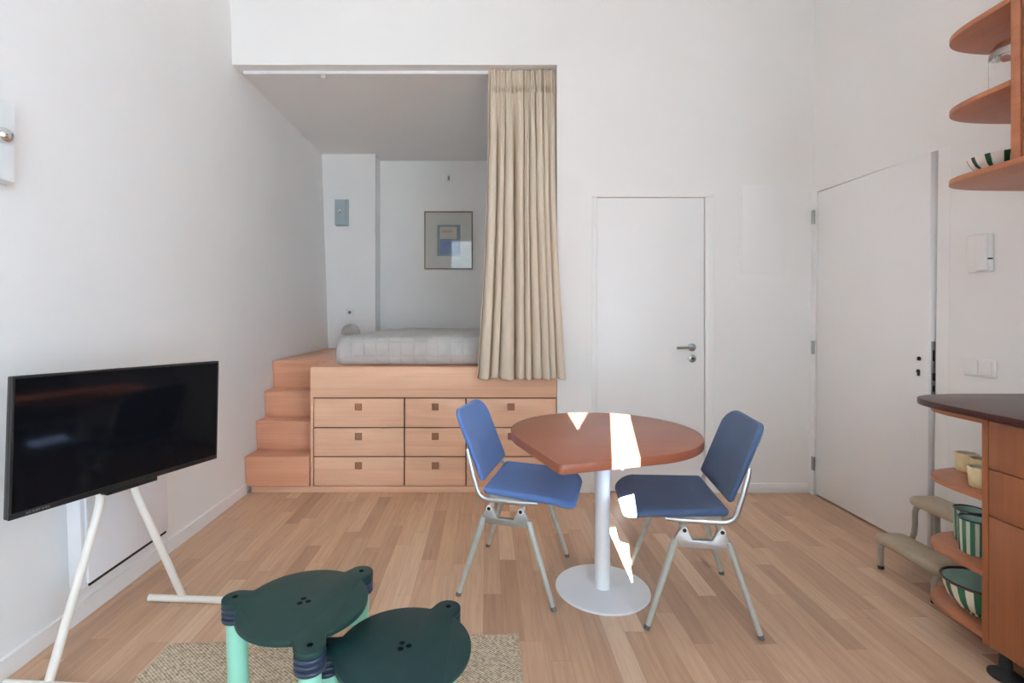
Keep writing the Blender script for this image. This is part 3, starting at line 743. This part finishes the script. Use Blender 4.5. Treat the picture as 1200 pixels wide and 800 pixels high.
# ------------------------------------------------------------------ kitchen
def shelf_outline(x0, x1w, y0, yf, ex=3.6, n=26):
    """open end shelf: front edge x0, wall side, far end yf, rounded far front corner"""
    pts = [(x1w(y0), y0)]
    a, b = x1w(yf)-x0, yf-y0
    arc = []
    for i in range(n+1):
        q = PI/2*i/n
        arc.append((x1w(yf)-a*abs(math.cos(q))**(2/ex), y0+b*abs(math.sin(q))**(2/ex)))
    return [(x1w(y0), y0)] + [(arc[0][0], y0)] + arc[1:]
wx = lambda z: (lambda y: xr(y, z)-.008)
KY = 1.722; KX = 1.69; KF = 2.06
t = thing('kitchen_base_cabinet', 'cherry wood kitchen base cabinet with drawers and rounded open end shelves', 'cabinet', (1.95, 1.3, 0))
mb = MB(); mb.box(KX+.02, 2.27, .55, 1.695, .105, .868); build('carcass', mb, M['kit'], t)
mb = MB(); mb.box(KX+.001, 2.262, KY-.022, KY, .10, .868, .0015); build('end_panel', mb, M['kit'], t)
yd0, yd1 = 1.06, KY-.0245
for z0, z1 in ((.703, .862), (.545, .699)):
    mb = MB(); mb.box(KX, KX+.019, yd0, yd1, z0, z1, .0015); build('drawer', mb, M['kit'], t)
mb = MB(); mb.box(KX, KX+.019, yd0, yd1, .105, .541, .0015); build('door', mb, M['kit'], t)
mb = MB(); mb.box(KX, KX+.019, .55, yd0-.003, .105, .862, .0015); build('door', mb, M['kit'], t)
for z in (.13, .343, .60, .866):
    mb = MB(); mb.prism(shelf_outline(KX+.006, wx(z), KY+.0005, KF, 4.3), z-.019, z, .0025); build('open_shelf', mb, M['kitx'], t)
for x, y in ((1.742, 1.692), (1.765, 1.40), (2.2, 1.66)):
    mb = MB(); mb.lathe([(0,0),(.042,0),(.046,.004),(.046,.012),(.018,.03),(.016,.085),(.028,.09),(.028,.104),(0,.104)], (x, y, 0), 24); build('adjustable_foot', mb, M['rub'], t)
o_ = shelf_outline(1.662, wx(.89), .55, 2.088, 3.4)
# worktop: straight run plus the same rounded far corner
pts = [(xr(.55)-.01, .55), (1.662, .55), (1.662, 1.62)] + [p for p in shelf_outline(1.662, wx(.89), 1.66, 2.088, 5.0)[2:]]
mb = MB(); mb.prism(pts, .869, .893, .004, 3)
tag(build('worktop', mb, M['top'], loc=(1.95, 1.3, .869)), 'dark plum worktop with a rounded end on the cherry wood kitchen cabinet', 'worktop')

t = thing('kitchen_wall_cabinet', 'cherry wood kitchen wall cabinet with rounded open end shelves at upper right', 'cabinet', (2.0, 1.3, 1.725))
UX = 1.775; UY = 1.708
mb = MB(); mb.box(UX+.022, 2.285, .55, 1.675, 1.747, 2.62); build('carcass', mb, M['kit'], t)
mb = MB(); mb.box(UX, 2.287, 1.677, UY, 1.7455, 2.62, .002); build('end_panel', mb, M['kitx'], t)
mb = MB(); mb.box(UX, UX+.02, 1.06, 1.672, 1.749, 2.615, .002); build('door', mb, M['kit'], t)
mb = MB(); mb.box(UX, UX+.02, .55, 1.056, 1.749, 2.615, .002); build('door', mb, M['kit'], t)
for z in (1.745, 2.018, 2.30, 2.60):
    y0 = UY+.0005
    if z == 1.745:
        pp = [(xr(.55,z)-.01, .55), (UX-.004, .55), (UX-.004, y0)] + shelf_outline(UX-.004, wx(z), y0, 2.06, 4.4)[2:]
    else: pp = shelf_outline(UX-.002, wx(z), y0, 2.06, 4.4)
    mb = MB(); mb.prism(pp, z-.02, z, .0025); build('open_shelf', mb, M['kitx'], t)

# crockery on the shelves
def cup(label, x, y, z):
    t = thing('cup', label, 'cup', (x, y, z), 0, 'cream fluted cups')
    md = lambda a: 1+.045*math.cos(8*a)
    mb = MB(); mb.lathe([(0,.0),(.028,0),(.031,.004),(.034,.04),(.0355,.072),(.0335,.072)], (0,0,0), 64, md, cap=False); build('body', mb, M['cream'], t, True)
    mb = MB(); mb.lathe([(.0337,.0719),(.031,.04),(.027,.012),(0,.010)], (0,0,0), 64, md, cap=False); build('inside', mb, M['creami'], t, True)
    return t
cup('cream fluted cup on the upper open shelf, leftmost and farthest of the three', 1.90, 1.995, .6005)
cup('cream fluted cup on the upper open shelf, middle of the three', 1.885, 1.915, .6005)
cup('cream fluted cup on the upper open shelf, nearest the end panel', 1.775, 1.81, .6005)
def pot(label, x, y, z, rot, h=.125, r=.05, mat='pot', name='pot', grp='striped green pots'):
    t = thing(name, label, name, (x, y, z), rot, grp)
    mb = MB(); mb.lathe([(0,0),(r*.86,0),(r*.92,.004),(r*.98,h*.6),(r,h-.003),(r-.004,h-.003)], (0,0,0), 48, cap=False); build('body', mb, M[mat], t, True)
    mb = MB(); mb.lathe([(r-.0038,h-.0032),(r*.88,h*.5),(r*.8,.012),(0,.010)], (0,0,0), 48, cap=False); build('inside', mb, M['tealg'], t, True)
    mb = MB(); mb.tube([((r-.002)*math.cos(a*PI/24), (r-.002)*math.sin(a*PI/24), h-.002) for a in range(49)], .003, 8); build('rim', mb, M['brownr'] if mat != 'pot' else M['collar'], t, True)
    return t
pot('green and white striped pot on the middle open shelf, behind the other striped pot', 1.87, 1.95, .3435, .2)
pot('green and white striped pot at the front of the middle open shelf', 1.802, 1.858, .3435, .5)
pot('dark rimmed low bowl behind the striped pots on the middle open shelf', 1.985, 1.995, .3435, .3, .085, .052, 'brownr', 'bowl', None)
def bowl(label, x, y, z, r, h, mat, inner, rim, rot=0, rr=.004):
    t = thing('bowl', label, 'bowl', (x, y, z), rot)
    mb = MB(); mb.lathe([(0,0),(r*.36,0),(r*.38,h*.06),(r*.66,h*.22),(r*.86,h*.5),(r*.96,h*.78),(r,h-.002),(r-.005,h-.002)], (0,0,0), 64, cap=False); build('body', mb, M[mat], t, True)
    mb = MB(); mb.lathe([(r-.0049,h-.0022),(r*.92,h*.78),(r*.81,h*.52),(r*.6,h*.27),(r*.3,h*.15),(0,h*.13)], (0,0,0), 64, cap=False); build('inside', mb, M[inner], t, True)
    if rim:
        mb = MB(); mb.tube([((r-.002)*math.cos(a*PI/36), (r-.002)*math.sin(a*PI/36), h-.001) for a in range(73)], rr, 8); build('rim', mb, M[rim], t, True)
    return t
bowl('large green and white striped bowl with brown rim on the lowest open shelf', 1.802, 1.838, .1305, .112, .115, 'bowl', 'tealg', 'brownr', 0, .005)
bowl('white bowl with dark green stripes on the lowest upper shelf', 1.935, 1.885, 1.7455, .102, .07, 'bowlk', 'glassw', None, .25)
t = thing('glass_jar', 'clear glass jar with domed lid on the middle upper shelf', 'jar', (1.885, 1.81, 2.0185))
mb = MB(); mb.lathe([(0,0),(.05,0),(.058,.005),(.060,.02),(.060,.12),(.056,.128),(.053,.128),(.056,.118),(.056,.02),(.052,.010),(0,.008)], (0,0,0), 40); build('body', mb, M['glass'], t, True)
mb = MB(); mb.lathe([(.06,.129),(.061,.136),(.056,.160),(.042,.180),(.022,.190),(0,.192),(0,.188),(.02,.186),(.039,.176),(.052,.158),(.056,.136),(.055,.129),(.06,.129)], (0,0,0), 40, cap=False); build('lid', mb, M['glass'], t, True)

# intercom, switch on the right wall
def on_wall(px, off=0.): 
    k = (px-571)/590; y = (2.205+.05*3.45+.012*1.2-off)/(k+.05); return y
ya, yb = on_wall(1167), on_wall(1139); ym = (ya+yb)/2
z0, z1 = CAM_Z-(318-368)*ya/590, CAM_Z-(277-368)*ym/590
t = thing('intercom', 'white wall intercom handset below the upper shelves beside the entry door', 'intercom', (xr(ym,1.5), ym, z0))
X = xr(ym, 1.5)-.007
mb = MB(); mb.box(X-.026, X, ya, yb, z0, z1+.01, .006, 3); build('body', mb, M['plastic'], t)
mb = MB(); mb.box(X-.040, X-.027, ya, ya+.052, z0+.004, z1+.008, .006, 3); build('handset', mb, M['plastic'], t)
mb = MB(); mb.box(X-.030, X-.008, ya-.0015, ya+.001, z0+.055, z0+.062); build('cord_port', mb, M['rub'], t)
ya, yb = on_wall(1172), on_wall(1133); ym = (ya+yb)/2; z0, z1 = CAM_Z-(441-368)*ym/590, CAM_Z-(420-368)*ym/590
t = thing('light_switch', 'white double light switch plate beside the entry door above the worktop', 'switch', (xr(ym,1), ym, z0))
X = xr(ym, .95)-.007
mb = MB(); mb.box(X-.010, X, ya, yb, z0, z1, .003); build('plate', mb, M['plastic'], t)
for a, b in ((ya+.012, ym-.003), (ym+.003, yb-.012)):
    mb = MB(); mb.box(X-.014, X-.0095, a, b, z0+.010, z1-.010, .002); build('rocker', mb, M['plastic'], t)

# beige step stool
t = thing('step_stool', 'beige two step stool with bent tube legs beside the entry door', 'step stool', (1.87, 2.265, 0))
def tread(x0, x1, zt):
    def fn(x, y, z): return (1.87*0+(x0+x1)/2+x, 2.275-2.265+y, zt-.022+z-.25*max(0, abs(y)-.14)**2*8)
    m = MB(); m.cushion((x1-x0)/2, .175, .035, .050, .022, fn, n=10); return m
build('tread', tread(0, .152, .165), M['beige'], t, True); build('tread', tread(.165, .315, .345), M['beige'], t, True)
for s in (-.145, .145):
    y = .010+s; pts = [(.022, y, .012), (.022, y, .09), (.026, y, .108), (.04, y, .117), (.12, y, .117), (.15, y, .122), (.17, y, .14), (.182, y, .17), (.186, y, .21), (.186, y, .27), (.192, y, .288), (.205, y, .297), (.27, y, .297), (.287, y, .29), (.293, y, .272), (.296, y, .012)]
    mb = MB(); mb.tube(pts, .0115, 14); fr_ = build('side_frame', mb, M['beiget'], t, True)
    for x_ in (.022, .296):
        mb = MB(); mb.tube([(x_, y, 0), (x_, y, .016)], .0128, 14); build('rubber_foot', mb, M['rub'], fr_, True)

# ------------------------------------------------------------------ light, camera
w = bpy.data.worlds.new('sky'); SC.world = w; w.use_nodes = True
bg = w.node_tree.nodes['Background']; bg.inputs[0].default_value = (.665, .85, 1.0, 1); bg.inputs[1].default_value = 5.8
def lamp(name, ty, loc, energy):
    l = bpy.data.lights.new(name, ty); l.energy = energy; o = bpy.data.objects.new(name, l); COL.objects.link(o); o.location = loc; return o
s = lamp('sun', 'SUN', (0, -8, 8), 300.0); s.data.angle = math.radians(.03); s.data.color = (1, .965, .92)
s.rotation_euler = Vector((.2287, .9735, -.585)).to_track_quat('-Z', 'Y').to_euler()
p = lamp('window_portal', 'AREA', ((WX0+WX1)/2, YF-.16, (WZ0+WZ1)/2), 1); p.data.shape = 'RECTANGLE'; p.data.size = WX1-WX0; p.data.size_y = WZ1-WZ0
p.rotation_euler = (PI/2, 0, 0); p.data.cycles.is_portal = True

cd = bpy.data.cameras.new('camera'); cam = bpy.data.objects.new('camera', cd); COL.objects.link(cam)
cam.location = (0, 0, CAM_Z); cam.rotation_euler = (PI/2, 0, 0)
cd.sensor_width = 36; cd.lens = 590/1200*36; cd.shift_x = (600-571)/1200; cd.shift_y = -(400-368)/1200; cd.clip_start = .05
SC.camera = cam
SC.view_settings.view_transform = 'Standard'; SC.view_settings.look = 'None'; SC.view_settings.gamma = 1; SC.view_settings.use_curve_mapping = False
SC.view_settings.exposure = -0.05
SC.cycles.use_denoising = True
SC.cycles.max_bounces = 14; SC.cycles.diffuse_bounces = 10; SC.cycles.sample_clamp_indirect = 8.0
